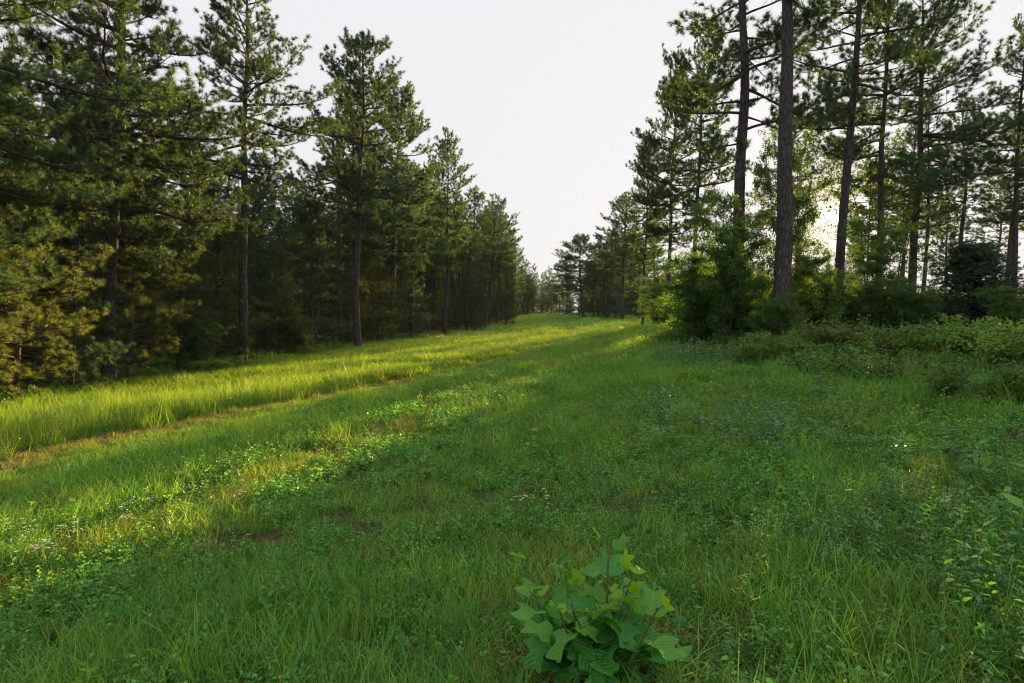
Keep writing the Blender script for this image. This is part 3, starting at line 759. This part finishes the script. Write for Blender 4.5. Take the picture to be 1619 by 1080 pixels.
# ---- brambles and low shrubs along both edges
for (px, py, me, h, lab) in [
        (1352, 572, B_SHRUB2, .95, 'sunlit yellow and reddish bramble clump in the gap'), (1330, 585, B_SHRUB, .6, 'green low bramble before the sunlit clump'),
        (1418, 575, B_SHRUB, .85, 'green bramble mound next to the sunlit clump'), (1470, 578, B_SHRUB, .9, 'green bramble mound below the cedar'),
        (1535, 582, B_SHRUB2, .8, 'rust tinged bramble mound below the cedar'), (1590, 588, B_SHRUB, .95, 'green bramble mound below the leafy bush by the cedar'),
        (1650, 600, B_SHRUB, 1.0, 'large bramble mound at the outer end of the bank'), (1505, 600, B_SHRUB, .5, 'low bramble standing out in the tall weeds'),
        (1100, 548, B_SHRUB, .8, 'low green shrub at the lane corner'), (1060, 545, B_LOW, .6, 'leafy weed clump at the lane corner'),
        (1180, 565, B_SHRUB, .7, 'green bramble at foot of the dense leafy tree'), (1225, 578, B_LOW, .7, 'pale leaved weed clump before the thick trunk'), (1250, 574, B_SHRUB, .75, 'leafy bramble wrapping the foot of the thick trunk'),
        (1206, 580, B_SHRUB, .6, 'low bramble on the lane side of the thick trunk'), (1300, 600, B_LOW, .6, 'weed clump out in the grass below the low sun'),
        (1390, 612, B_LOW, .6, 'weed clump in the grass before the bramble mounds'), (1560, 640, B_SHRUB, .6, 'leafy bramble out in the weeds of the bank'),
        (1275, 570, B_SHRUB, .7, 'green bramble right of the thick trunk'), (1130, 575, B_LOW, .55, 'leafy weed clump out in the grass before the thicket')]:
    p = hit(px, py)
    plant('bramble_bush', me, (p.x, p.y, p.z - .04), rs.uniform(0, 6.28), 1.25 * h / me[3], None, PARTS_LEAF, lab, 'bush', 'brambles on the bank', sx=1.2)
for k in range(46):
    y = 9 + 60 * rs.random() ** 1.6; x = float(left_edge(y)) + rs.uniform(-1.2, .5)
    me = rs.choice([B_LOW, B_LOW, B_SHRUB])
    plant('edge_weed', me, (x, y, g1(x, y) - .03), rs.uniform(0, 6.28), rs.uniform(.4, .8) / me[3], None, PARTS_LEAF,
          'leafy weed at the foot of the dark wood above the tall grass', 'weed', 'leafy weeds along the wood edge', sx=1.2)

# ---------------------------------------------------------------- ground cover
def blades_geo(rg, n, r, h, wd, bend=0.6, hvar=.4, nseg=3, upright=.25):
    a = rg.uniform(0, 6.283, n); rr = r * np.sqrt(rg.random(n))
    base = np.stack([rr * np.cos(a), rr * np.sin(a), np.full(n, -0.02)], 1)
    hh = h * rg.uniform(1 - hvar, 1 + hvar, n)
    az = rg.uniform(0, 6.283, n); ln = np.abs(rg.normal(0, upright, n)); bd = bend * rg.uniform(.3, 1.3, n)
    sd = np.stack([-np.sin(az), np.cos(az), np.zeros(n)], 1)
    od = np.stack([np.cos(az), np.sin(az), np.zeros(n)], 1)
    ww = wd * rg.uniform(.6, 1.3, n)
    rows = []; ang = ln.copy(); p = base.copy()
    for i in range(nseg + 1):
        wv = ww * (1 - (i / nseg) ** 1.6) * .5
        if i < nseg: rows += [p - sd * wv[:, None], p + sd * wv[:, None]]
        else: rows += [p]
        ang = ang + bd / nseg * (1 + i)
        p = p + (od * np.sin(np.minimum(ang, 2.2))[:, None] + np.array([0, 0, 1.]) * np.cos(np.minimum(ang, 2.2))[:, None]) * (hh / nseg)[:, None]
    V = np.stack(rows, 1); nv = V.shape[1]; i0 = np.arange(n)[:, None] * nv
    Q = np.concatenate([i0 + np.array([[2 * i, 2 * i + 1, 2 * i + 3, 2 * i + 2]]) for i in range(nseg - 1)])
    T = i0 + np.array([[2 * nseg - 2, 2 * nseg - 1, 2 * nseg]])
    t = np.clip(rg.normal(.4, .28, n), 0, 1)
    return V.reshape(-1, 3), Q, T, np.repeat(t, nv)


def blade_mesh(seed, mat, **kw):
    rg = np.random.default_rng(seed); V, Q, T, t = blades_geo(rg, **kw)
    return npmesh('blades', V, [Q, T], mat, t)


def forb_mesh(seed, mat, ns=9, h=.25, r=.10, leaves=14, lsize=.045, aspect=.45, up=.6):
    rg = np.random.default_rng(seed); S0, S1, P, D = [], [], [], []
    for k in range(ns):
        az = rg.uniform(0, 6.28); ln = rg.uniform(.05, .6); b = np.array([rg.normal(0, r), rg.normal(0, r), -.02]); hh = h * rg.uniform(.55, 1.15)
        d = unit(np.array([math.cos(az) * ln, math.sin(az) * ln, 1.])); p = b
        for i in range(3):
            q = p + d * hh / 3; S0.append(p); S1.append(q); d = unit(d + rg.normal(0, .12, 3)); p = q
        for j in range(leaves):
            f = .12 + .88 * (j + rg.random()) / leaves; i = len(S0) - 3 + min(2, int(f * 3)); q = S0[i] + (S1[i] - S0[i]) * (f * 3 - min(2, int(f * 3)))
            la = j * 2.4 + az; e = rg.normal(.35, .3)
            P.append(q); D.append([math.cos(la) * math.cos(e), math.sin(la) * math.cos(e), math.sin(e)])
    SV, SF = segs_mesh(S0, S1, np.full(len(S0), .0022), np.full(len(S0), .0016), 3)
    LV, LF, t = leaf_geo(rg, np.array(P), np.array(D), lsize, aspect, .3, up, None, True)
    V = np.concatenate([LV, SV]); tint = np.concatenate([t, np.full(len(SV), .2)])
    me = npmesh('weed', V, [LF, SF + len(LV)], [mat, M_STEM], tint, False, np.concatenate([np.zeros(len(LF)), np.ones(len(SF))]))
    return me


def flat_litter(seed, mat, n=60, r=.2):
    rg = np.random.default_rng(seed); a = rg.uniform(0, 6.28, n); q = r * np.sqrt(rg.random(n))
    P = np.stack([q * np.cos(a), q * np.sin(a), rg.uniform(.0, .03, n)], 1); D = np.stack([np.cos(a * 7), np.sin(a * 7), rg.normal(0, .2, n)], 1)
    V, F, t = leaf_geo(rg, P, D, .045, .22, .3, 1.5); return npmesh('litter', V, [F], mat, t)


KINDS = []          # (mesh) ordered; collection objects sort by name


def add_kind(me): KINDS.append(me); return len(KINDS) - 1


K_SHORT = [add_kind(blade_mesh(100 + i, M_GRASS, n=46, r=.14, h=.10 + .02 * i, wd=.0050, bend=.8)) for i in range(4)]
K_MED = [add_kind(blade_mesh(110 + i, M_GRASS, n=40, r=.12, h=.20 + .03 * i, wd=.0052, bend=.75)) for i in range(4)]
K_TALL = [add_kind(blade_mesh(120 + i, M_TALL, n=44, r=.14, h=.25 + .08 * i, wd=.0068, bend=.55, upright=.2)) for i in range(3)]
K_SEED = [add_kind(blade_mesh(127 + i, M_TALL, n=12, r=.18, h=.42 + .12 * i, wd=.0060, bend=.3, upright=.16)) for i in range(2)]
K_STRAW = [add_kind(blade_mesh(130 + i, M_STRAW, n=36, r=.14, h=.13, wd=.0045, bend=1.4, upright=.6)) for i in range(2)]
K_DRYSUN = [add_kind(blade_mesh(135 + i, M_DRYSUN, n=46, r=.14, h=.12 + .08 * i, wd=.005, bend=.8)) for i in range(3)]
K_FORB = [add_kind(forb_mesh(140 + i, M_FORB, 12, .09 + .025 * i, .11, 12, .020 + .004 * i, .5)) for i in range(5)]
K_GLAU = [add_kind(forb_mesh(150 + i, M_GLAU, 5, .30 + .12 * i, .12, 16, .042 + .02 * i, .30)) for i in range(2)]
K_FINE = [add_kind(forb_mesh(160 + i, M_GLAU if i else M_FORB, 7, .30, .12, 26, .034, .32)) for i in range(2)]
K_BROAD = [add_kind(forb_mesh(170 + i, M_BRAM, 5, .16, .08, 8, .065, .65)) for i in range(2)]
K_LITT = [add_kind(flat_litter(180, M_LITT))]
K_FAR = [add_kind(blade_mesh(190 + i, M_GRASS if i < 2 else M_TALL, n=64, r=.30, h=.18 + .07 * i, wd=.012, bend=.7)) for i in range(3)]
K_FART = [add_kind(blade_mesh(195, M_TALL, n=70, r=.30, h=.34, wd=.014, bend=.55))]
K_RED = [add_kind(forb_mesh(200, M_BRAMR, 5, .2, .10, 12, .038, .6))]

KCOL = bpy.data.collections.new('ground_cover_kinds')
for i, me in enumerate(KINDS): KCOL.objects.link(bpy.data.objects.new('kind_%02d' % i, me))


def instancer_tree(coll):
    ng = bpy.data.node_groups.new('scatter', 'GeometryNodeTree')
    ng.interface.new_socket('Geometry', in_out='INPUT', socket_type='NodeSocketGeometry')
    ng.interface.new_socket('Geometry', in_out='OUTPUT', socket_type='NodeSocketGeometry')
    n = ng.nodes.new; l = ng.links.new
    gi = n('NodeGroupInput'); go = n('NodeGroupOutput'); ip = n('GeometryNodeInstanceOnPoints'); ci = n('GeometryNodeCollectionInfo')
    ci.inputs['Collection'].default_value = coll; ci.inputs['Separate Children'].default_value = True; ci.inputs['Reset Children'].default_value = True

    def na(nm, t):
        a = n('GeometryNodeInputNamedAttribute'); a.data_type = t; a.inputs['Name'].default_value = nm; return a.outputs['Attribute']
    l(gi.outputs[0], ip.inputs['Points']); l(ci.outputs[0], ip.inputs['Instance']); ip.inputs['Pick Instance'].default_value = True
    l(na('idx', 'INT'), ip.inputs['Instance Index']); l(na('rot', 'FLOAT_VECTOR'), ip.inputs['Rotation']); l(na('scl', 'FLOAT_VECTOR'), ip.inputs['Scale'])
    l(ip.outputs[0], go.inputs[0])
    return ng


NG = instancer_tree(KCOL)


def scatter(name, P, idx, scl, label, cat, tilt=.12, ng=None, seed=1):
    rg = np.random.default_rng(seed); n = len(P)
    me = bpy.data.meshes.new(name); me.vertices.add(n); me.vertices.foreach_set('co', np.asarray(P, np.float32).ravel())
    a = me.attributes.new('idx', 'INT', 'POINT'); a.data.foreach_set('value', np.asarray(idx, np.int32))
    a = me.attributes.new('rot', 'FLOAT_VECTOR', 'POINT'); rot = np.stack([rg.normal(0, tilt, n), rg.normal(0, tilt, n), rg.uniform(0, 6.283, n)], 1)
    a.data.foreach_set('vector', rot.astype(np.float32).ravel())
    a = me.attributes.new('scl', 'FLOAT_VECTOR', 'POINT'); a.data.foreach_set('vector', np.asarray(scl, np.float32).ravel())
    o = link(bpy.data.objects.new(name, me)); md = o.modifiers.new('scatter', 'NODES'); md.node_group = ng or NG
    tag(o, label, cat, None, 'stuff'); return o


def pick(rg, kinds, n): return np.array(kinds)[rg.integers(0, len(kinds), n)]




def meadow():
    rg = np.random.default_rng(77)
    pts = []
    for (d0, d1, dens, amax) in [(1.2, 8, 100, 52), (8, 18, 62, 46), (18, 42, 20, 43), (42, 170, 2.6, 42)]:
        A = R(amax); area = A * (d1 * d1 - d0 * d0); n = int(area * dens)
        d = np.sqrt(rg.uniform(d0 * d0, d1 * d1, n)); a = rg.uniform(-A, A, n)
        pts.append(np.stack([d * np.sin(a), d * np.cos(a), d], 1))
    p = np.concatenate(pts); x, y, d = p.T
    le = left_edge(y); re = right_edge(y)
    pb = hit(942, 1072); ok = ((x - pb.x) ** 2 + (y - pb.y) ** 2 > .26 ** 2) & (x > le - 1.0) & (x < re + 7 + 0 * y) & (x < 60)
    x, y, d = x[ok], y[ok], d[ok]; le = le[ok]; re = re[ok]
    n = len(x); u = x - le; v = re - x
    n1 = vn(x, y, 2.2, 11); n2 = vn(x, y, .8, 12); n3 = vn(x, y, 4.5, 13); n4 = .55 * vn(x, y, 1.3, 14) + .45 * vn(x, y, .35, 16)
    rnd = rg.random(n); idx = pick(rg, K_SHORT, n); hs = np.ones(n); drop = np.zeros(n, bool)
    med = rnd < np.clip((n1 - .42) * 2.2 + .15, 0.05, .8); idx[med] = pick(rg, K_MED, n)[med]
    # wildflower / weed patches
    r2 = rg.random(n)
    fo = r2 < np.clip((n4 - .5) * 1.6 + .34, .12, .7); idx[fo] = pick(rg, K_FORB, n)[fo]
    right = sstep(.5, 4.0, x - lane_c(y)) * sstep(32, 18, y)
    r3 = rg.random(n)
    gl = (r3 < right * np.clip((n3 - .42) * 1.6, 0, .34)) & (y > 4.5); idx[gl] = pick(rg, K_GLAU, n)[gl]
    fi = (rg.random(n) < np.clip(sstep(1.6, 3.0, x) * sstep(5.5, 3.6, y) * 1.0, 0, .55)); idx[fi] = pick(rg, K_FINE, n)[fi]
    br = rg.random(n) < .03 + .08 * right * (n2 > .6); idx[br] = pick(rg, K_BROAD, n)[br]
    rd = rg.random(n) < .003 + .05 * sstep(9, 14, y) * right * sstep(3, 0, v); idx[rd] = K_RED[0]
    dr = rg.random(n) < .06; idx[dr] = pick(rg, K_DRYSUN[:2], n)[dr]
    # tall strip along the left wood, worn track beside it
    uu = u + .5 * (n1 - .5); tw = x - track_x(y) + .7 * (n2 - .5) + .5 * (n4 - .5); TRACK = 0.0
    tall = (uu > .1) & (tw < -.35) & (rg.random(n) < .72); idx[tall] = pick(rg, K_TALL * 3 + K_SEED[:1] + K_MED + K_FINE[:1] + K_FORB[3:] + K_GLAU[:1], n)[tall]
    tr = np.abs(tw - .1) < .5
    s_ = tr & (y > 5); idx[s_] = pick(rg, K_STRAW + K_DRYSUN[:1] * 2, n)[s_]  # worn track straw, its yellow also standing in for sun
    yt = (tw < -.35) & (tw > -1.1) & (rg.random(n) < .55) & (y > 6); idx[yt] = pick(rg, K_DRYSUN[2:] + K_TALL[:1] + K_SEED, n)[yt]  # yellow tall grass stands in for the sunlit margin
    hs[tr] *= .6; sh = (tw > .6) & (tw < 2.0) & (y > 5); hs[sh] *= .6; idx[sh] = pick(rg, K_SHORT, n)[sh]; s3 = sh & (rg.random(n) < .3); idx[s3] = pick(rg, K_DRYSUN[:1], n)[s3]
    med2 = (tw > 2.2) & (tw < 3.6) & (rg.random(n) < .5) & (y > 4); idx[med2] = pick(rg, K_MED, n)[med2]
    tuft = (tw > 2.4) & (tw < 3.4) & (n1 > .8) & (y > 5) & (rg.random(n) < .15); idx[tuft] = pick(rg, K_TALL, n)[tuft]
    # sunbeam strip down the middle, put in as yellow grass
    sun_strip = np.abs(x - sun_strip_x(y) + .5 * (n2 - .5)) < .45
    s2 = sun_strip & (rg.random(n) < .75) & (y > 4); idx[s2] = pick(rg, K_DRYSUN[:2] * 3 + K_SHORT, n)[s2]; hs[sun_strip] *= .8
    # thin spots with litter
    bare = (vn(x, y, .95, 15) > .80) & (tw > 0) & (d < 12)
    drop |= bare & (rg.random(n) < .62); lt = bare & (rg.random(n) < .35); idx[lt] = K_LITT[0]
    nb_ = np.isin(idx, K_BROAD) & (d < 7); idx[nb_] = pick(rg, K_FORB, n)[nb_]
    # rank growth on the right bank
    bank = sstep(2.0, -.5, v) * (y < 40); hs *= 1 + .55 * bank; wb = (y < 40) & (rg.random(n) < .55 * sstep(5.5, 1.0, v) * np.clip(n1 + n2, .2, 1)) & (y > 4); idx[wb] = pick(rg, K_GLAU + K_FINE + K_TALL[:2] + K_MED + K_FORB[3:], n)[wb]
    # far: bigger coarser patches
    far = d > 20; idx[far] = pick(rg, K_FAR, n)[far]; ft = far & (uu > .1) & (tw < -.35); idx[ft] = K_FART[0]
    fs = far & (tr | (sun_strip & (rg.random(n) < .6))); idx[fs] = K_DRYSUN[1]
    grow = np.where(far, 1 + np.clip((d - 20) / 26, 0, 2.4), 1.0)
    sc = rg.uniform(.75, 1.3, n) * np.where(d > 8, 1.15, 1.0)
    wide = sc * grow; high = sc * hs * (.72 + .6 * n1) * np.where(far, .62, 1)
    S = np.stack([wide, wide, high], 1); P = np.stack([x, y, G(x, y)], 1)
    near = (x - pb.x) ** 2 + (y - pb.y) ** 2 < .8 ** 2; S[near, 2] *= .6
    k = ~drop
    print('meadow clumps', k.sum())
    scatter('meadow_grass', P[k], idx[k], S[k], 'green meadow grass and weeds covering the open lane', 'grass', .12, None, 5)


meadow()


def wood_floor():
    rg = np.random.default_rng(78); n = 9000
    y = rg.uniform(6, 60, n); x = left_edge(y) - np.abs(rg.normal(0, 5, n)) + .6
    idx = pick(rg, K_BROAD + K_LITT + K_LITT + K_FORB + K_STRAW, n); s = rg.uniform(.8, 1.8, n)
    n2_ = 5000; y2 = rg.uniform(12, 55, n2_); x2 = right_edge(y2) + rg.uniform(1, 26, n2_)
    i2 = pick(rg, K_BROAD + K_FORB + K_MED + K_GLAU, n2_); s2 = rg.uniform(1.0, 2.0, n2_)
    x = np.concatenate([x, x2]); y = np.concatenate([y, y2]); s = np.concatenate([s, s2]); idx = np.concatenate([idx, i2])
    scatter('woodland_floor_plants', np.stack([x, y, G(x, y)], 1), idx, np.stack([s, s, s], 1), 'low plants and litter on the woodland floor', 'undergrowth', .15, None, 6)


wood_floor()


# far woods closing every view: one mass
def far_woods():
    tr, br, cr, H = V_LOW
    def arr(me):
        v = np.empty(len(me.vertices) * 3, np.float32); me.vertices.foreach_get('co', v); return v.reshape(-1, 3)
    rg = np.random.default_rng(79)
    fc = bpy.data.collections.new('far_tree_kinds')
    for i, sd in enumerate((301, 302)):
        m = pine_meshes(sd, 14, .16, .04, 2.8, .45, 9, .3, .05, 5, 6, 0, .1, None, .9, .85, 0, .8)
        V = []; F = []; mi = []; off = 0
        for j, me in enumerate(m[:3]):
            v = arr(me); V.append(v); k = len(me.polygons); lp = np.empty(len(me.loops), np.int32); me.loops.foreach_get('vertex_index', lp)
            nv = 3 if j == 2 else 4
            F.append(lp.reshape(-1, nv) + off); mi.append(np.full(k, 0 if j < 2 else 1)); off += len(v)
        V = np.concatenate(V)
        me = npmesh('far_pine', V, F, [M_BARK, M_NEEDLE], np.full(len(V), .4), False, np.concatenate(mi))
        fc.objects.link(bpy.data.objects.new('far_pine_%d' % i, me))
    P = []
    for k in range(2600):
        a = rg.uniform(-math.pi, math.pi); d = rg.uniform(190, 420)
        x = d * math.sin(a); y = d * math.cos(a)
        P.append((x, y))
    for k in range(900):                          # wood carrying on left and right of the lane
        y = rg.uniform(110, 230); s = rg.choice([-1, 1])
        x = left_edge(y) - 2 - rg.uniform(0, 90) if s < 0 else right_edge(y) + 6 + rg.uniform(0, 40)
        P.append((float(x), float(y)))
    for k in range(500):                          # wood behind and beside the viewer on the left
        y = rg.uniform(-60, 60); x = float(left_edge(max(y, 8))) - rg.uniform(30, 90); P.append((x, y))
    P = np.array(P); x, y = P.T
    lowside = (x > 25) & (y > 40) & (x < y * 1.6)
    s = rg.uniform(.8, 1.15, len(P)) * np.where(lowside, .62, 1.0)
    idx = rg.integers(0, 2, len(P))
    scatter('distant_woods', np.stack([x, y, G(x, y) - .1], 1), idx, np.stack([s, s, s], 1), 'hazy mass of distant woods beyond the lane end', 'woods', .03,
            instancer_tree(fc), 8)


far_woods()


# ---------------------------------------------------------------- foreground poplar sapling
def poplar_leaf_mesh(seed, bendv):
    rg = np.random.default_rng(seed)
    half = np.array([(0.0, 0.00), (.15, -.03), (.32, .02), (.46, .16), (.54, .32), (.34, .38), (.25, .46), (.32, .62), (.37, .82), (.22, .82), (.10, .77), (0, .70)])
    L_ = half; Rr = half * np.array([-1, 1])
    mid = np.array([(0, t) for t in np.interp(np.linspace(0, 1, len(half)), [0, 1], [0, .74])])
    mid[:, 1] = np.clip(half[:, 1], 0, .74)
    V = []; F = []

    def lift(x, y):
        return .30 * abs(x) - bendv * y * y + .02 * math.sin(9 * y + 5 * x + seed)
    for (x, y) in mid: V.append((x, y, lift(x, y) - .012))
    for half_ in (L_, Rr):
        off = len(V)
        for (x, y) in half_: V.append((x * rg.uniform(.95, 1.05), y, lift(x, y)))
        for i in range(len(half) - 1):
            q = [i, off + i, off + i + 1, i + 1]
            if half_ is L_: q = q[::-1]
            F.append(q)
    return V, F


def poplar():
    rg = np.random.default_rng(9)
    base = hit(942, 1076)
    e = link(bpy.data.objects.new('poplar_sapling', None)); e.location = base; e.scale = (1.15, 1.15, 1.12)
    tag(e, 'leafy tulip poplar sapling with large lobed leaves in the foreground grass', 'sapling')
    meshes = []
    for i in range(9):
        V, F = poplar_leaf_mesh(i, [.05, .35, .6][i % 3])
        t = [.05, .28, .8][i // 3]
        me = bpy.data.meshes.new('poplar_leaf'); me.from_pydata(V, [], F); a = me.attributes.new('tint', 'FLOAT', 'POINT')
        a.data.foreach_set('value', np.clip(t + np.random.default_rng(i).normal(0, .04, len(V)), 0, 1).astype(np.float32))
        me.materials.append(M_POPL)
        me.polygons.foreach_set('use_smooth', np.ones(len(F), bool)); meshes.append(me)
    stems = []
    for k in range(14):
        az = k * 2.4 + rg.normal(0, .3); ln = .05 if k == 0 else rg.uniform(.15, .85); h = .60 if k == 0 else rg.uniform(.30, .54)
        p = np.array([rg.normal(0, .03), rg.normal(0, .03), -.04]); d = unit(np.array([math.cos(az) * ln, math.sin(az) * ln, 1.])); pts = [p]
        for i in range(6):
            p = p + d * h / 6; pts.append(p); d = unit(d + np.array([0, 0, .06]) + rg.normal(0, .05, 3))
        pts = np.array(pts)
        V, F = segs_mesh(pts[:-1], pts[1:], np.linspace(.007, .0035, 6), np.linspace(.0065, .003, 6), 6)
        st = link(bpy.data.objects.new('stem', npmesh('poplar_stem', V, [F], M_STEM, None, True)), e)
        nl = 10 if k == 0 else rg.integers(8, 11)
        for j in range(nl):
            s = .12 + .88 * (j + .6) / nl; fi = min(5.999, s * 6); i = int(fi); q = pts[i] + (pts[i + 1] - pts[i]) * (fi - i)
            la = j * 2.4 + az + rg.normal(0, .3); pe = rg.uniform(.25, .8); pl = rg.uniform(.05, .11) * (1.15 - .5 * s)
            pd = np.array([math.cos(la) * math.cos(pe), math.sin(la) * math.cos(pe), math.sin(pe)]); q2 = q + pd * pl
            new = s > .82
            size = rg.uniform(.125, .18) * (1 - .5 * max(0, s - .55) / .45) * (.7 if new and rg.random() < .4 else 1)
            grp = 2 if (new and rg.random() < .75) else (1 if s > .6 and rg.random() < .6 else 0)
            me = meshes[grp * 3 + rg.integers(0, 3)]
            lf = bpy.data.objects.new('leaf', me); link(lf, e)
            el = rg.normal(.18 if not new else .8, .4)
            fw = Vector((math.cos(la) * math.cos(el), math.sin(la) * math.cos(el), math.sin(el)))
            up = Vector((rg.normal(0, .35), rg.normal(0, .35), 1)); xx = fw.cross(up).normalized(); zz = xx.cross(fw)
            lf.matrix_local = Matrix.Translation(Vector(q2)) @ Matrix((xx, fw, zz)).transposed().to_4x4() @ Matrix.Diagonal((size * rg.uniform(.72, .95), size, size, 1))
            SV, SF = segs_mesh([q], [q2], [.002], [.0015], 4)
            link(bpy.data.objects.new('petiole', npmesh('petiole', SV, [SF], M_STEM)), e)
    return e


poplar()


# ---------------------------------------------------------------- single weeds, flowers and tufts that stand out
def weed_obj(name, me, px, py, s, label, cat, group=None, rot=None):
    p = hit(px, py); o = link(bpy.data.objects.new(name, me)); o.location = (p.x, p.y, p.z - .01)
    o.rotation_euler = (0, 0, rs.uniform(0, 6.28) if rot is None else rot); o.scale = (s, s, s); tag(o, label, cat, group); return o


W_BIG = [forb_mesh(400 + i, M_GLAU if i % 2 else M_FORB, 4, .5, .05, 16, .12, .36, .8) for i in range(3)]
for (px, py, s, k, lab) in [
        (1580, 800, 1.0, 0, 'tall leafy weed with broad leaves leaning over the right bank'), (1540, 775, .8, 1, 'pale blue green weed above the dark hollow'),
        (1500, 740, .75, 1, 'pale leaved weed among tall grass on the bank'), (1600, 905, .9, 2, 'broad leaved weed beside the feathery undergrowth'),
        (1410, 745, .7, 1, 'whitish leaved weed standing in mid meadow weeds'), (1245, 745, .65, 2, 'small weed with one rusty top leaf in the grass'),
        (1050, 660, .9, 1, 'single pale leaf weed in the open grass'), (1290, 640, .9, 1, 'pale weed near the bank brambles')]:
    weed_obj('tall_weed', W_BIG[k], px, py, s, lab, 'weed')
for (px, py, s, lab) in [(92, 815, .62, 'upright tall grass tuft in the shaded meadow'), (150, 795, .7, 'upright tall grass tuft in the shaded meadow'),
                         (20, 835, .55, 'upright tall grass tuft in the shaded meadow'), (270, 670, 1.0, 'sunlit yellow grass tuft beside the worn track'),
                         (365, 655, 1.1, 'sunlit yellow grass tuft beside the worn track'), (470, 640, 1.1, 'sunlit yellow grass tuft beside the worn track'),
                         (500, 630, 1.1, 'sunlit yellow grass tuft beside the worn track'), (720, 588, 1.2, 'sunlit yellow grass tuft beside the worn track')]:
    weed_obj('grass_tuft', KINDS[K_TALL[rs.randrange(3)]], px, py, s, lab, 'grass tuft', 'tufts: ' + lab)


def flower_mesh(seed):
    rg = np.random.default_rng(seed); S0, S1, P, D = [], [], [], []
    for k in range(4):
        az = rg.uniform(0, 6.28); d = unit(np.array([math.cos(az) * .3, math.sin(az) * .3, 1.])); b = np.array([rg.normal(0, .05), rg.normal(0, .05), 0]); q = b + d * rg.uniform(.16, .3)
        S0.append(b); S1.append(q)
        for h in range(3):
            c_ = q + rg.normal(0, .018, 3)
            for j in range(7):
                a = j * .9; P.append(c_); D.append([math.cos(a), math.sin(a), .25])
    SV, SF = segs_mesh(S0, S1, np.full(len(S0), .002), np.full(len(S0), .0015), 3)
    V, F, t = leaf_geo(rg, np.array(P), np.array(D), .014, .55, .2, 1.5)
    st = npmesh('flower_stem', SV, [SF], M_STEM); fl = npmesh('flower_heads', V, [F], M_FLOW, t); return st, fl


FL = [flower_mesh(500 + i) for i in range(3)]
for (px, py) in [(15, 872), (40, 880), (58, 895), (105, 872), (112, 880), (60, 910), (75, 905), (200, 830), (300, 805), (210, 845), (250, 815), (75, 800), (105, 770), (840, 830), (832, 835), (390, 812)]:
    p = hit(px, py); e = link(bpy.data.objects.new('wildflower', None)); e.location = p; e.rotation_euler = (0, 0, rs.uniform(0, 6))
    st, fl = FL[rs.randrange(3)]; link(bpy.data.objects.new('stem', st), e); link(bpy.data.objects.new('flower_head', fl), e)
    tag(e, 'tiny white wildflower cluster in the shaded grass', 'wildflower', 'small white wildflowers in the grass')

# ---------------------------------------------------------------- evening haze
if HAZE_DENSITY > 0:
    x0, x1, y0, y1, z0, z1 = -760, 760, -560, 960, -4, 30
    V = [(x, y, z) for z in (z0, z1) for (x, y) in ((x0, y0), (x1, y0), (x1, y1), (x0, y1))]
    F = [(0, 3, 2, 1), (4, 5, 6, 7), (0, 1, 5, 4), (1, 2, 6, 5), (2, 3, 7, 6), (3, 0, 4, 7)]
    me = bpy.data.meshes.new('haze'); me.from_pydata(V, [], F)
    m = bpy.data.materials.new('haze_air'); m.use_nodes = True; t = m.node_tree; t.nodes.clear()
    o = t.nodes.new('ShaderNodeOutputMaterial'); pv = t.nodes.new('ShaderNodeVolumePrincipled')
    pv.inputs['Density'].default_value = HAZE_DENSITY; pv.inputs['Color'].default_value = (.92, .95, 1, 1); pv.inputs['Anisotropy'].default_value = 0.0
    t.links.new(pv.outputs[0], o.inputs['Volume']); me.materials.append(m)
    tag(link(bpy.data.objects.new('haze', me)), 'thin evening haze filling the air over the lane', 'haze', None, 'stuff')
